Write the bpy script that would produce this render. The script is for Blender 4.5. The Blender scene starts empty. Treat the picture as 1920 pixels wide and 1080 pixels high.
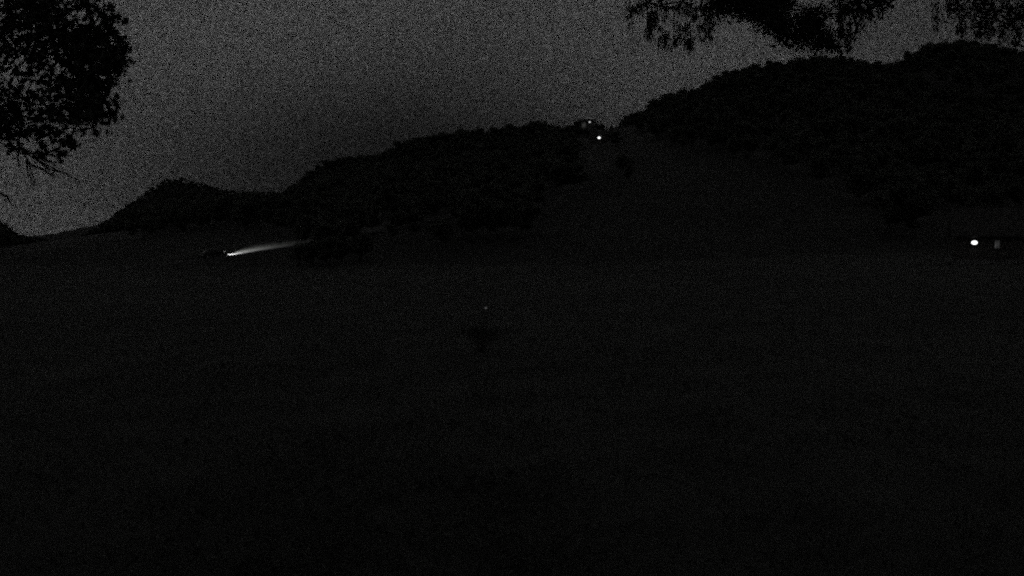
import bpy, bmesh, math, random
import numpy as np
from mathutils import Vector, Matrix
from mathutils.bvhtree import BVHTree

sc = bpy.context.scene
R = math.radians
random.seed(11)
rng = np.random.default_rng(11)

# ------------------------------------------------------------------ camera
CAM = Vector((0.0, 0.0, 4.5))
FPX = 960 / math.tan(R(30))            # focal length in pixels of the 1920 px photograph
PITCH = math.atan(95 / FPX)            # looking slightly down: horizon near y = 445
cd = bpy.data.cameras.new('camera')
cam = bpy.data.objects.new('camera', cd)
sc.collection.objects.link(cam)
cam.location = CAM
cam.rotation_euler = (math.pi / 2 - PITCH, 0, 0)
cd.sensor_fit = 'HORIZONTAL'
cd.angle = R(60)
cd.clip_start = 0.1
cd.clip_end = 12000
sc.camera = cam

# ------------------------------------------------------------------ night sky (monochrome night camera)
SUN_EL, SUN_AZ = R(24), R(-40)
w = bpy.data.worlds.new('World')
sc.world = w
w.use_nodes = True
nt = w.node_tree
nt.nodes.clear()


def N(tree, typ, **kw):
    n = tree.nodes.new(typ)
    for k, v in kw.items():
        setattr(n, k, v)
    return n


def math_node(tree, op, a, b=None, c=None, clamp=False):
    n = tree.nodes.new('ShaderNodeMath')
    n.operation = op
    n.use_clamp = clamp
    for i, v in enumerate((a, b, c)):
        if v is None:
            continue
        if isinstance(v, (int, float)):
            n.inputs[i].default_value = v
        else:
            tree.links.new(v, n.inputs[i])
    return n.outputs[0]


L = nt.links.new
out = N(nt, 'ShaderNodeOutputWorld')
bg = N(nt, 'ShaderNodeBackground')
L(bg.outputs[0], out.inputs[0])
sky = N(nt, 'ShaderNodeTexSky', sky_type='NISHITA', sun_disc=False,
        sun_elevation=SUN_EL, sun_rotation=-SUN_AZ, altitude=400, dust_density=2.0)
bw = N(nt, 'ShaderNodeRGBToBW')
L(sky.outputs[0], bw.inputs[0])
M_ = lambda *a, **k: math_node(nt, *a, **k)
tc = N(nt, 'ShaderNodeTexCoord')
sep = N(nt, 'ShaderNodeSeparateXYZ')
L(tc.outputs['Generated'], sep.inputs[0])
az = M_('ARCTAN2', sep.outputs[0], sep.outputs[1])
el = M_('ARCSINE', M_('MAXIMUM', M_('MINIMUM', sep.outputs[2], 1.0), -1.0))
# an even, overcast night glow with a little of the clear-sky gradient left in it
glow = M_('MULTIPLY_ADD', bw.outputs[0], 0.006, 0.81)
# broad soft cloud unevenness all round the sky
cn = N(nt, 'ShaderNodeTexNoise')
cn.inputs['Scale'].default_value = 2.6
cn.inputs['Detail'].default_value = 4
L(tc.outputs['Generated'], cn.inputs['Vector'])
cloud = M_('MULTIPLY_ADD', cn.outputs['Fac'], 0.5, 0.75)
# the darker bank of cloud lying low over the valley
warp = M_('MULTIPLY_ADD', cn.outputs['Fac'], 0.12, -0.06)
da = M_('DIVIDE', M_('SUBTRACT', M_('ADD', az, warp), R(-6)), R(19))
de = M_('DIVIDE', M_('SUBTRACT', M_('ADD', el, M_('MULTIPLY', warp, 0.3)), R(3.0)), R(8.0))
q = M_('ADD', M_('MULTIPLY', da, da), M_('MULTIPLY', de, de))
bank = M_('EXPONENT', M_('MULTIPLY', M_('POWER', q, 1.5), -1.0))
# and a thinner one over the right hill
da2 = M_('DIVIDE', M_('SUBTRACT', M_('ADD', az, warp), R(30)), R(13))
de2 = M_('DIVIDE', M_('SUBTRACT', el, R(9)), R(12))
bank2 = M_('EXPONENT', M_('MULTIPLY', M_('ADD', M_('MULTIPLY', da2, da2), M_('MULTIPLY', de2, de2)), -1.0))
bankf = M_('MULTIPLY', M_('MULTIPLY_ADD', bank, -0.83, 1.0), M_('MULTIPLY_ADD', bank2, -0.5, 1.0))
# camera sensor grain imitated by sparse noise put into the sky brightness
GRAIN_P = 0.048
wn = N(nt, 'ShaderNodeTexWhiteNoise', noise_dimensions='3D')
sc_v = N(nt, 'ShaderNodeVectorMath', operation='SCALE')
L(tc.outputs['Generated'], sc_v.inputs[0])
sc_v.inputs['Scale'].default_value = 7919.0
L(sc_v.outputs[0], wn.inputs['Vector'])
grain_dots = M_('DIVIDE', M_('LESS_THAN', wn.outputs['Value'], GRAIN_P), GRAIN_P)
fine = N(nt, 'ShaderNodeTexNoise')
fine.inputs['Scale'].default_value = 430.0
fine.inputs['Detail'].default_value = 1
L(tc.outputs['Generated'], fine.inputs['Vector'])
mott = M_('MAXIMUM', M_('MULTIPLY_ADD', fine.outputs['Fac'], 2.6, -0.3), 0.05)
val = M_('MULTIPLY', M_('MULTIPLY', M_('MULTIPLY', M_('MULTIPLY', glow, cloud), bankf), grain_dots), mott)
comb = N(nt, 'ShaderNodeCombineColor')
for i in range(3):
    L(val, comb.inputs[i])
L(comb.outputs[0], bg.inputs['Color'])
bg.inputs['Strength'].default_value = 0.055
w.cycles.sampling_method = 'NONE'

# faint unseen sun lamp added for slight shading: hardly any direct light
sd = bpy.data.lights.new('faint_sun', 'SUN')
sd.energy = 0.0015
sd.angle = R(12)
so = bpy.data.objects.new('faint_sun', sd)
so.rotation_euler = (math.pi / 2 - SUN_EL, 0, math.pi + SUN_AZ)
sc.collection.objects.link(so)

vs = sc.view_settings
vs.view_transform = 'Standard'
vs.look = 'None'
vs.exposure = 0
vs.gamma = 1
vs.use_curve_mapping = False
sc.render.engine = 'CYCLES'
sc.cycles.use_denoising = False
sc.cycles.use_adaptive_sampling = False
sc.cycles.pixel_filter_type = 'BLACKMAN_HARRIS'
sc.cycles.filter_width = 2.3          # a soft little night-camera lens
sc.cycles.max_bounces = 4
sc.cycles.diffuse_bounces = 2
sc.cycles.glossy_bounces = 2
sc.cycles.transmission_bounces = 3


# ------------------------------------------------------------------ helpers
def pt(x, y, depth):
    """world point seen at photo pixel (x, y) at a forward distance along world Y"""
    fx, fy = (x - 960) / FPX, (540 - y) / FPX
    c, s = math.cos(PITCH), math.sin(PITCH)
    d = Vector((fx, c + fy * s, -s + fy * c))
    return CAM + d * (depth / d.y)


def project(P):
    """numpy Nx3 world -> photo pixels"""
    c, s = math.cos(PITCH), math.sin(PITCH)
    q = P - np.array(CAM)
    f = q[:, 1] * c - q[:, 2] * s
    u = q[:, 1] * s + q[:, 2] * c
    f = np.maximum(f, 1e-3)
    return 960 + FPX * q[:, 0] / f, 540 - FPX * u / f


def mat(name, col, rough=0.85, noise=None, emit=None, metal=0.0, bump=None, trans=None, spec=0.25):
    m = bpy.data.materials.new(name)
    m.use_nodes = True
    t = m.node_tree
    b = t.nodes['Principled BSDF']
    b.inputs['Roughness'].default_value = rough
    b.inputs['Metallic'].default_value = metal
    b.inputs['Specular IOR Level'].default_value = spec
    c = (col, col, col) if isinstance(col, (int, float)) else col
    b.inputs['Base Color'].default_value = (*c, 1)
    if noise:
        scale, amount = noise
        co = t.nodes.new('ShaderNodeTexCoord')
        n = t.nodes.new('ShaderNodeTexNoise')
        n.inputs['Scale'].default_value = scale
        n.inputs['Detail'].default_value = 6
        n.inputs['Roughness'].default_value = 0.65
        t.links.new(co.outputs['Object'], n.inputs['Vector'])
        r = t.nodes.new('ShaderNodeValToRGB')
        r.color_ramp.elements[0].position = 0.3
        r.color_ramp.elements[1].position = 0.7
        r.color_ramp.elements[0].color = (*[v * (1 - amount) for v in c], 1)
        r.color_ramp.elements[1].color = (*[v * (1 + amount) for v in c], 1)
        t.links.new(n.outputs['Fac'], r.inputs['Fac'])
        t.links.new(r.outputs['Color'], b.inputs['Base Color'])
        if bump:
            bp = t.nodes.new('ShaderNodeBump')
            bp.inputs['Strength'].default_value = bump
            t.links.new(n.outputs['Fac'], bp.inputs['Height'])
            t.links.new(bp.outputs['Normal'], b.inputs['Normal'])
    if emit:
        b.inputs['Emission Color'].default_value = (1, 1, 1, 1)
        b.inputs['Emission Strength'].default_value = emit
    if trans:
        b.inputs['Transmission Weight'].default_value = trans
    return m


MT = dict(
    wood_leaf=mat('forest_foliage', (0.118, 0.122, 0.114), 0.9, (0.6, 0.35)),
    bark=mat('bark', (0.060, 0.056, 0.052), 0.95, (9, 0.4), bump=0.6),
    leaf_a=mat('broad_leaf', (0.046, 0.050, 0.044), 0.6, (5, 0.3)),
    leaf_b=mat('narrow_leaf', (0.048, 0.051, 0.046), 0.6, (5, 0.3)),
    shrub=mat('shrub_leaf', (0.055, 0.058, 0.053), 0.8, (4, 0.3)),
    forest_floor=mat('forest_floor', (0.050, 0.050, 0.048), 0.95, (0.05, 0.3)),
    blade=mat('grass_blade', (0.068, 0.070, 0.065), 0.8, (0.7, 0.3)),
    asphalt=mat('asphalt', 0.05, 0.9, (1.5, 0.2), bump=0.3),
    timber=mat('dark_timber', (0.085, 0.081, 0.077), 0.85, (3, 0.3), bump=0.4),
    plaster=mat('plaster', (0.13, 0.13, 0.125), 0.9, (1.2, 0.12), bump=0.2),
    tile=mat('roof_tile', (0.050, 0.049, 0.048), 0.85, (2, 0.25), bump=0.4),
    trim=mat('painted_trim', 0.10, 0.6, (6, 0.1)),
    glass=mat('dark_glass', 0.02, 0.08, spec=0.5),
    dim=mat('dimly_lit_curtain', 0.3, 0.8, emit=0.022),
    metal=mat('dark_metal', 0.06, 0.45, metal=0.6),
    stone=mat('stone', 0.16, 0.9, (2.5, 0.3), bump=0.5),
    paint=mat('car_paint', 0.03, 0.3, metal=0.3, spec=0.5),
    rubber=mat('rubber', 0.02, 0.9),
    rim=mat('wheel_rim', 0.35, 0.35, metal=0.8),
    yard=mat('yard_lamp_lens', 0.8, emit=2.6),
    hill_lamp=mat('hill_lamp_lens', 0.8, emit=2.2),
    wall_lamp=mat('wall_lamp_lens', 0.8, emit=0.9),
    headl=mat('headlight_lens', 0.8, emit=2.0),
    tail=mat('tail_light_lens', 0.5, emit=0.012),
    stake=mat('speck_glow', 0.7, emit=0.07),
)


def grass_material(name, k):
    m = mat(name, 0.1, 0.95)
    t = m.node_tree
    b = t.nodes['Principled BSDF']
    co = t.nodes.new('ShaderNodeTexCoord')
    outs = []
    for s, d in ((0.035, 3), (0.35, 5), (5.0, 6)):
        n = t.nodes.new('ShaderNodeTexNoise')
        n.inputs['Scale'].default_value = s
        n.inputs['Detail'].default_value = d
        t.links.new(co.outputs['Object'], n.inputs['Vector'])
        outs.append(n.outputs['Fac'])
    v = math_node(t, 'MULTIPLY', outs[0], outs[1])
    v = math_node(t, 'MULTIPLY', v, math_node(t, 'MULTIPLY_ADD', outs[2], 0.8, 0.6))
    r = t.nodes.new('ShaderNodeValToRGB')
    r.color_ramp.elements[0].position = 0.10
    r.color_ramp.elements[1].position = 0.42
    r.color_ramp.elements[0].color = (0.034 * k, 0.035 * k, 0.033 * k, 1)
    r.color_ramp.elements[1].color = (0.092 * k, 0.095 * k, 0.088 * k, 1)
    t.links.new(v, r.inputs['Fac'])
    t.links.new(r.outputs['Color'], b.inputs['Base Color'])
    bp = t.nodes.new('ShaderNodeBump')
    bp.inputs['Strength'].default_value = 0.5
    bp.inputs['Distance'].default_value = 0.15
    t.links.new(outs[2], bp.inputs['Height'])
    t.links.new(bp.outputs['Normal'], b.inputs['Normal'])
    return m


def leafy(m, amount, col):
    t = m.node_tree
    b = t.nodes['Principled BSDF']
    o_ = t.nodes['Material Output']
    tr = t.nodes.new('ShaderNodeBsdfTranslucent')
    tr.inputs['Color'].default_value = (*col, 1)
    mx = t.nodes.new('ShaderNodeMixShader')
    mx.inputs[0].default_value = amount
    t.links.new(b.outputs[0], mx.inputs[1])
    t.links.new(tr.outputs[0], mx.inputs[2])
    t.links.new(mx.outputs[0], o_.inputs['Surface'])


leafy(MT['wood_leaf'], 0.5, (0.13, 0.14, 0.12))
MT['grass'] = grass_material('meadow_grass', 0.70)
t_ = MT['dim'].node_tree
n_ = t_.nodes.new('ShaderNodeTexNoise')
n_.inputs['Scale'].default_value = 2.2
c_ = t_.nodes.new('ShaderNodeTexCoord')
t_.links.new(c_.outputs['Object'], n_.inputs['Vector'])
t_.links.new(math_node(t_, 'MULTIPLY', math_node(t_, 'POWER', n_.outputs['Fac'], 2.0), 0.085), t_.nodes['Principled BSDF'].inputs['Emission Strength'])
MT['pasture'] = grass_material('rough_pasture', 0.46)
COL = sc.collection


def link(name, me, parent=None, m=None):
    o = bpy.data.objects.new(name, me)
    COL.objects.link(o)
    if m is not None and me is not None and not me.materials:
        me.materials.append(m)
    if parent is not None:
        o.parent = parent
    return o


def tag(o, label=None, cat=None, group=None, kind=None):
    for k, v in (('label', label), ('category', cat), ('group', group), ('kind', kind)):
        if v:
            o[k] = v
    return o


def empty(name, loc, rz=0.0):
    o = bpy.data.objects.new(name, None)
    o.empty_display_size = 0.3
    o.location = loc
    o.rotation_euler = (0, 0, rz)
    COL.objects.link(o)
    return o


def np_mesh(name, V, F, smooth=False):
    """V (n,3) float, F (m,k) int: every face of the same size"""
    me = bpy.data.meshes.new(name)
    V = np.asarray(V, dtype=np.float32)
    F = np.asarray(F, dtype=np.int32)
    k = F.shape[1]
    me.vertices.add(len(V))
    me.vertices.foreach_set('co', V.ravel())
    me.loops.add(F.size)
    me.loops.foreach_set('vertex_index', F.ravel())
    me.polygons.add(len(F))
    me.polygons.foreach_set('loop_start', np.arange(0, F.size, k, dtype=np.int32))
    me.polygons.foreach_set('loop_total', np.full(len(F), k, dtype=np.int32))
    if smooth:
        me.polygons.foreach_set('use_smooth', np.ones(len(F), dtype=bool))
    me.update(calc_edges=True)
    me.validate()
    return me


class MB:
    """collects simple shapes into one mesh"""

    def __init__(self):
        self.v, self.f = [], []

    def add(self, vs_, fs_):
        n = len(self.v)
        self.v += [tuple(p) for p in vs_]
        self.f += [tuple(i + n for i in f) for f in fs_]
        return self

    def box(self, x0, x1, y0, y1, z0, z1):
        return self.add([(x0, y0, z0), (x1, y0, z0), (x1, y1, z0), (x0, y1, z0),
                         (x0, y0, z1), (x1, y0, z1), (x1, y1, z1), (x0, y1, z1)],
                        [(0, 3, 2, 1), (4, 5, 6, 7), (0, 1, 5, 4), (1, 2, 6, 5), (2, 3, 7, 6), (3, 0, 4, 7)])

    def tube(self, pts, rad, seg=8, caps=True):
        pts = [Vector(p) for p in pts]
        rings = []
        up = Vector((0.13, 0.31, 0.94))
        for i, p in enumerate(pts):
            t = (pts[min(i + 1, len(pts) - 1)] - pts[max(i - 1, 0)])
            t = t.normalized() if t.length > 1e-9 else Vector((0, 0, 1))
            a = t.cross(up)
            if a.length < 1e-3:
                a = t.cross(Vector((1, 0, 0)))
            a.normalize()
            b = t.cross(a)
            rings.append([p + (a * math.cos(2 * math.pi * k / seg) + b * math.sin(2 * math.pi * k / seg)) * rad[i]
                          for k in range(seg)])
        vs_ = [q for r in rings for q in r]
        fs_ = []
        for i in range(len(pts) - 1):
            for k in range(seg):
                k2 = (k + 1) % seg
                fs_.append((i * seg + k, i * seg + k2, (i + 1) * seg + k2, (i + 1) * seg + k))
        if caps:
            fs_.append(tuple(range(seg - 1, -1, -1)))
            o_ = (len(pts) - 1) * seg
            fs_.append(tuple(o_ + k for k in range(seg)))
        return self.add(vs_, fs_)

    def prism(self, poly, axis, a, b):
        """poly in the two other axes (in x,y,z order), extruded along axis from a to b"""
        n = len(poly)

        def mk(p, t):
            q = list(p)
            q.insert(axis, t)
            return tuple(q)
        vs_ = [mk(p, a) for p in poly] + [mk(p, b) for p in poly]
        fs_ = [tuple(range(n)), tuple(range(2 * n - 1, n - 1, -1))]
        fs_ += [(i, i + n, (i + 1) % n + n, (i + 1) % n) for i in range(n)]
        return self.add(vs_, fs_)

    def mesh(self, name, bevel=0.0, smooth=False):
        me = bpy.data.meshes.new(name)
        me.from_pydata(self.v, [], self.f)
        bm = bmesh.new()
        bm.from_mesh(me)
        bmesh.ops.recalc_face_normals(bm, faces=bm.faces)
        if bevel:
            bmesh.ops.bevel(bm, geom=[e for e in bm.edges], offset=bevel, segments=2, affect='EDGES', clamp_overlap=True)
        bm.to_mesh(me)
        bm.free()
        if smooth:
            me.polygons.foreach_set('use_smooth', np.ones(len(me.polygons), dtype=bool))
        me.update()
        return me

    def build(self, name, m, parent=None, bevel=0.0, smooth=False):
        return link(name, self.mesh(name, bevel, smooth), parent, m)


# ------------------------------------------------------------------ terrain
TREE_H = 11.0


def crest(pts, drop, wid):
    out_ = []
    for x, y, d, *own_drop in pts:
        p = pt(x, y, d)
        out_.append((p.x, p.y, p.z - (own_drop[0] if own_drop else drop), np.interp(x, *wid)))
    return np.array(out_)


SKY_R = [(1135, 236, 425, 1.5), (1200, 202, 415, 5), (1232, 180, 410), (1270, 165, 405), (1330, 148, 400), (1358, 126, 400),
         (1430, 112, 400), (1500, 104, 405), (1545, 97, 410), (1600, 103, 420), (1640, 111, 430), (1682, 112, 430),
         (1715, 94, 425), (1752, 72, 420), (1800, 68, 420), (1850, 75, 425), (1890, 85, 430), (1925, 83, 430),
         (2100, 68, 420), (2400, 48, 380), (2900, 38, 300)]
SKY_M = [(440, 396, 640), (500, 372, 635), (530, 358, 630), (562, 333, 620), (600, 301, 610), (650, 288, 590), (720, 282, 560), (770, 252, 535),
         (830, 244, 510), (900, 235, 490), (950, 228, 470), (1000, 224, 455), (1060, 227, 440, 7), (1100, 230, 433, 3), (1135, 234, 428, 1.5)]
SKY_L = [(20, 495, 1350), (130, 458, 1400), (200, 409, 1450), (262, 363, 1480), (310, 333, 1500), (345, 331, 1500),
         (400, 346, 1500), (450, 357, 1500), (530, 356, 1480), (640, 345, 1450), (800, 335, 1400)]
SKY_S = [(-900, 150, 640), (-400, 250, 640), (-100, 362, 640), (0, 412, 640), (35, 440, 640), (80, 470, 640)]
HILLS = [('right', crest(SKY_R, 8.5, ([0], [285])), 1.25),
         ('middle', crest(SKY_M, 9, ([440, 530, 650, 770, 1000], [40, 70, 130, 210, 280])), 1.3),
         ('far', crest(SKY_L, 8, ([0], [750])), 1.2), ('side', crest(SKY_S, 10, ([0], [160])), 1.2)]


def poly_dist(X, Y, P):
    best = np.full(X.shape, 1e9)
    zc = np.zeros(X.shape)
    wc = np.ones(X.shape)
    for i in range(len(P) - 1):
        a, b = P[i], P[i + 1]
        d = b[:2] - a[:2]
        t = np.clip(((X - a[0]) * d[0] + (Y - a[1]) * d[1]) / (d @ d), 0, 1)
        dist = np.hypot(X - a[0] - t * d[0], Y - a[1] - t * d[1])
        m = dist < best
        best = np.where(m, dist, best)
        zc = np.where(m, a[2] + t * (b[2] - a[2]), zc)
        wc = np.where(m, a[3] + t * (b[3] - a[3]), wc)
    return best, zc, wc


def fbm(X, Y, s, seed):
    r = np.random.default_rng(seed)
    o_ = np.zeros(X.shape)
    for k in range(7):
        a = r.uniform(0, 2 * math.pi)
        f = s * r.uniform(0.6, 2.2)
        o_ += np.sin((X * math.cos(a) + Y * math.sin(a)) * f + r.uniform(0, 6.28)) / 7
    return o_


def base_h(X, Y):
    rise = np.where(X > 0, 0.030 * X + 0.00012 * X * X * (X < 120) + (X >= 120) * 1.7, 0.004 * X)
    rise = np.minimum(rise, 14)
    fall = -0.0095 * np.clip(Y - 40, 0, 900) * np.clip(0.5 - X / 160, 0, 1)
    far = -0.006 * np.clip(np.hypot(X, Y) - 1200, 0, 3000)
    return rise * np.clip(Y / 60, 0.15, 1) + fall + far + 0.22 * fbm(X, Y, 0.12, 3) * np.clip(np.hypot(X, Y) / 25, 0, 1)


def height(X, Y):
    B = base_h(X, Y)
    H = B.copy()
    own = np.zeros(X.shape, int)
    near = np.full(X.shape, 9.0)
    for i, (nm, P, pw) in enumerate(HILLS):
        d, zc, W = poly_dist(X, Y, P)
        t = np.clip(d / W, 0, 1)
        g = (1 - t) ** pw * (1 - 0.12 * np.sin(t * math.pi))
        h = B + np.maximum(zc - B, 0) * g
        rough = np.clip(t * 4, 0, 1) * (1 - t)
        h = h + rough * (3.0 * fbm(X, Y, 0.03, 20 + i))
        up = (h > H + 0.02)
        own = np.where(up, i + 1, own)
        near = np.where(up, t, near)
        H = np.maximum(H, h)
    return H, own, near


def spaced(lo, hi, n, k):
    u = np.linspace(math.asinh(lo / k), math.asinh(hi / k), n)
    return np.sinh(u) * k


gx = spaced(-4200, 4200, 341, 60)
gy = spaced(-900, 5200, 381, 70)
GX, GY = np.meshgrid(gx, gy)
GZ, OWN, TT = height(GX, GY)
Vt = np.stack([GX.ravel(), GY.ravel(), GZ.ravel()], 1)
ny, nx = GX.shape
ii = np.arange((ny - 1) * nx).reshape(ny - 1, nx)[:, :-1].ravel()
Ft = np.stack([ii, ii + 1, ii + 1 + nx, ii + nx], 1)
own_f = OWN.ravel()[Ft].max(1)
t_f = TT.ravel()[Ft].min(1)
# lower edge of the woods as seen over the valley: meadow below it
EDGE = [(-3000, 470), (60, 470), (130, 456), (300, 446), (450, 432), (545, 440), (600, 486), (700, 478), (850, 448),
        (1000, 422), (1090, 345), (1150, 300), (1300, 280), (1450, 300), (1600, 375), (1700, 432), (1920, 446), (4000, 446)]
EX, EY = np.array(EDGE).T.astype(float)


def wooded(P):
    u, v = project(P)
    rag = 26 * fbm(P[:, 0], P[:, 1], 0.07, 41) + 20 * fbm(P[:, 0], P[:, 1], 0.2, 42)
    return v < np.interp(u, EX, EY) + rag * np.clip((u - 560) / 200, 0.15, 1)


cen = Vt[Ft].mean(1)
hillmask = (own_f > 0) & (t_f < 0.97)


def sub_mesh(name, sel, m):
    f = Ft[sel]
    used, inv = np.unique(f.ravel(), return_inverse=True)
    me = np_mesh(name, Vt[used], inv.reshape(-1, 4), smooth=True)
    me.materials.append(m)
    return me


terr = []
wd = wooded(cen) | (cen[:, 1] < 0)
for idx, (nm, lab) in enumerate([('ground', None), ('hill', 'dark wooded hill rising to the right skyline'),
                                 ('hill', 'dark wooded middle ridge behind the meadow'),
                                 ('hill', 'far smooth dark hill at the left end of the valley'),
                                 ('hill', 'dark slope coming down at the left edge')]):
    sel = (~hillmask) if idx == 0 else (hillmask & (own_f == idx))
    me = sub_mesh(nm, sel, MT['pasture' if idx else 'grass'])
    me.materials.append(MT['forest_floor'])
    if idx:
        me.polygons.foreach_set('material_index', wd[sel].astype(np.int32))
    o = link(nm, me)
    tag(o, lab or 'dark grassy valley meadow in the foreground', None, None, 'structure')
    terr.append(o)

bvh = BVHTree.FromPolygons([tuple(v) for v in Vt], [tuple(f) for f in Ft])


def gz(x, y):
    h = bvh.ray_cast(Vector((x, y, 3000)), Vector((0, 0, -1)))
    return h[0].z if h[0] else 0.0


def hit(x, y):
    """the ground point seen at a photo pixel"""
    d = (pt(x, y, 100) - CAM).normalized()
    h = bvh.ray_cast(CAM, d, 6000)
    return h[0]


def gpt(x, y):
    return Vector((x, y, gz(x, y)))


# ------------------------------------------------------------------ leaf clouds
def leaf_cloud(name, C, size, tmpl, faces, r, droop=0.0, normals=None):
    """C (n,3) centres; tmpl (k,3) leaf outline; random orientation per leaf"""
    n = len(C)
    a = r.normal(size=(n, 3))
    if droop:
        a[:, 2] -= droop
    a /= np.linalg.norm(a, axis=1)[:, None]
    b = np.cross(a, r.normal(size=(n, 3)))
    b /= np.linalg.norm(b, axis=1)[:, None]
    c = np.cross(a, b)
    s = (size * r.uniform(0.65, 1.35, n))[:, None, None]
    T = np.asarray(tmpl, float)
    V = C[:, None, :] + s * (T[None, :, 0:1] * a[:, None] + T[None, :, 1:2] * b[:, None] + T[None, :, 2:3] * c[:, None])
    k = len(T)
    F = (np.asarray(faces)[None] + (np.arange(n) * k)[:, None, None]).reshape(-1, len(faces[0]))
    return np_mesh(name, V.reshape(-1, 3), F)


CARD = [(-0.5, -0.32, 0), (0.1, -0.42, 0.12), (0.55, 0.05, -0.05), (-0.05, 0.45, 0.1)]
CARD_F = [(0, 1, 2, 3)]
# lobed broad leaf (centre fan)
LOBED = [(0, 0, 0.03)] + [(math.cos(t) * q - 0.0, math.sin(t) * q, 0.05 * math.sin(3 * t)) for t, q in
                          [(math.pi, 0.50), (2.45, 0.30), (2.0, 0.47), (1.5, 0.24), (1.05, 0.54), (0.6, 0.27), (0, 0.66),
                           (-0.6, 0.27), (-1.05, 0.54), (-1.5, 0.24), (-2.0, 0.47), (-2.45, 0.30)]]
LOBED_F = [(0, i, i % 12 + 1) for i in range(1, 13)]
LANCE = [(-0.6, 0, 0), (-0.1, -0.16, 0.03), (0.6, 0, -0.05), (-0.1, 0.16, 0.03)]
LANCE_F = [(0, 1, 2, 3)]


def ball(r, n, c, rad):
    p = r.normal(size=(n, 3))
    p /= np.linalg.norm(p, axis=1)[:, None]
    p *= (r.uniform(0.05, 1, n) ** 0.45)[:, None]
    return np.asarray(c) + p * np.asarray(rad)


# far woodland trees, unit height 1 (scaled): crown and trunk meshes
def far_tree(kind, seed):
    r = np.random.default_rng(seed)
    mb = MB()
    C = []
    if kind == 'conifer':
        for k in range(17):
            z = 0.16 + 0.82 * k / 16
            rad = 0.20 * (1 - k / 17) ** 0.85 + 0.015
            n = int(20 + 65 * rad / 0.2)
            a = r.uniform(0, 6.28, n)
            q = rad * r.uniform(0.15, 1.12, n)
            C.append(np.stack([np.cos(a) * q, np.sin(a) * q, z - 0.18 * q + r.normal(0, 0.008, n)], 1))
        size = 0.055
        mb.tube([(0, 0, -0.05), (0, 0, 0.5), (0, 0, 0.97)], [0.022, 0.014, 0.003], 6)
    else:
        wdt, zc, zr, lobes = dict(round=(0.38, 0.55, 0.44, 18), oval=(0.28, 0.54, 0.46, 16), wide=(0.48, 0.55, 0.42, 22))[kind]
        mb.tube([(0, 0, -0.05), (0.01, 0, 0.2), (0.0, 0.01, 0.45), (0.01, 0, 0.75)], [0.034, 0.026, 0.018, 0.006], 6)
        for k in range(lobes):
            c = ball(r, 1, (0, 0, zc), (wdt * 0.78, wdt * 0.78, zr * 0.78))[0]
            rad = r.uniform(0.10, 0.17)
            mid = Vector((c[0] * 0.4, c[1] * 0.4, 0.3 + 0.4 * (c[2] - 0.25)))
            mb.tube([(0, 0, 0.25), mid, tuple(c)], [0.012, 0.008, 0.003], 4, caps=False)
            C.append(ball(r, 85, c, (rad, rad, rad * 0.8)))
        size = 0.062
    me = leaf_cloud('crown', np.concatenate(C), size, CARD, CARD_F, r)
    me.materials.append(MT['wood_leaf'])
    tm = mb.mesh('trunk', smooth=True)
    tm.materials.append(MT['bark'])
    return me, tm


KINDS = [('round', 1), ('oval', 2), ('wide', 3), ('round', 4), ('oval', 5)]
FT = [far_tree(k, s) for k, s in KINDS]


def place_tree(pos, h, k, label, group, wide=1.0, name='woodland_tree'):
    e = empty(name, pos, random.uniform(0, 6.28))
    e.scale = (h * wide, h * wide, h)
    tag(e, label, 'tree', group)
    crown_o = link('crown', FT[k][0], e)
    trunk_o = link('trunk', FT[k][1], e)
    return e


def skyline(pts, step, jitter, label, group, kinds, hmin=3.5, hmax=17, x0=-1e9, x1=1e9, under=0):
    xs = [p[0] for p in pts]
    cx = xs[0]
    while cx < xs[-1]:
        dd = np.interp(cx, xs, [p[2] for p in pts]) + random.uniform(-10, 10)
        yy = np.interp(cx, xs, [p[1] for p in pts])
        if x0 <= cx <= x1:
            top = pt(cx, yy + under + random.uniform(-jitter, jitter * 0.9), dd)
            g = gpt(top.x, top.y)
            h = min(max(top.z - g.z, hmin), hmax)
            k = random.choice(kinds)
            place_tree(g - Vector((0, 0, 0.3)), h, k, label, group, random.uniform(0.85, 1.25))
        cx += step * random.uniform(0.7, 1.3)


skyline(SKY_R, 15, 4, 'tree in the closed row along the right hill skyline', 'trees along the right hill skyline',
        [0, 1, 2, 3, 4], x0=1195, x1=1935)
skyline(SKY_M, 14, 8, 'tree in the ragged row along the middle ridge skyline', 'trees along the middle ridge skyline',
        [0, 1, 2, 3, 4], x0=740, x1=1085)
skyline(SKY_M, 11, 2, 'tree on the smooth left shoulder of the middle ridge', 'trees on the shoulder of the middle ridge',
        [0, 1, 3, 4], x0=505, x1=740)
skyline([(-20, 410, 640), (40, 440, 640)], 11, 3, 'tree on the dark slope at the left edge of the view', 'trees on the left edge slope', [0, 1, 2, 3], hmin=5)
skyline([(36, 438, 850), (60, 438, 880), (92, 444, 900), (135, 440, 930)], 8, 3,
        'low tree closing the valley at the foot of the far hill', 'trees closing the valley', [0, 1, 2, 3], hmin=5)

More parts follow.
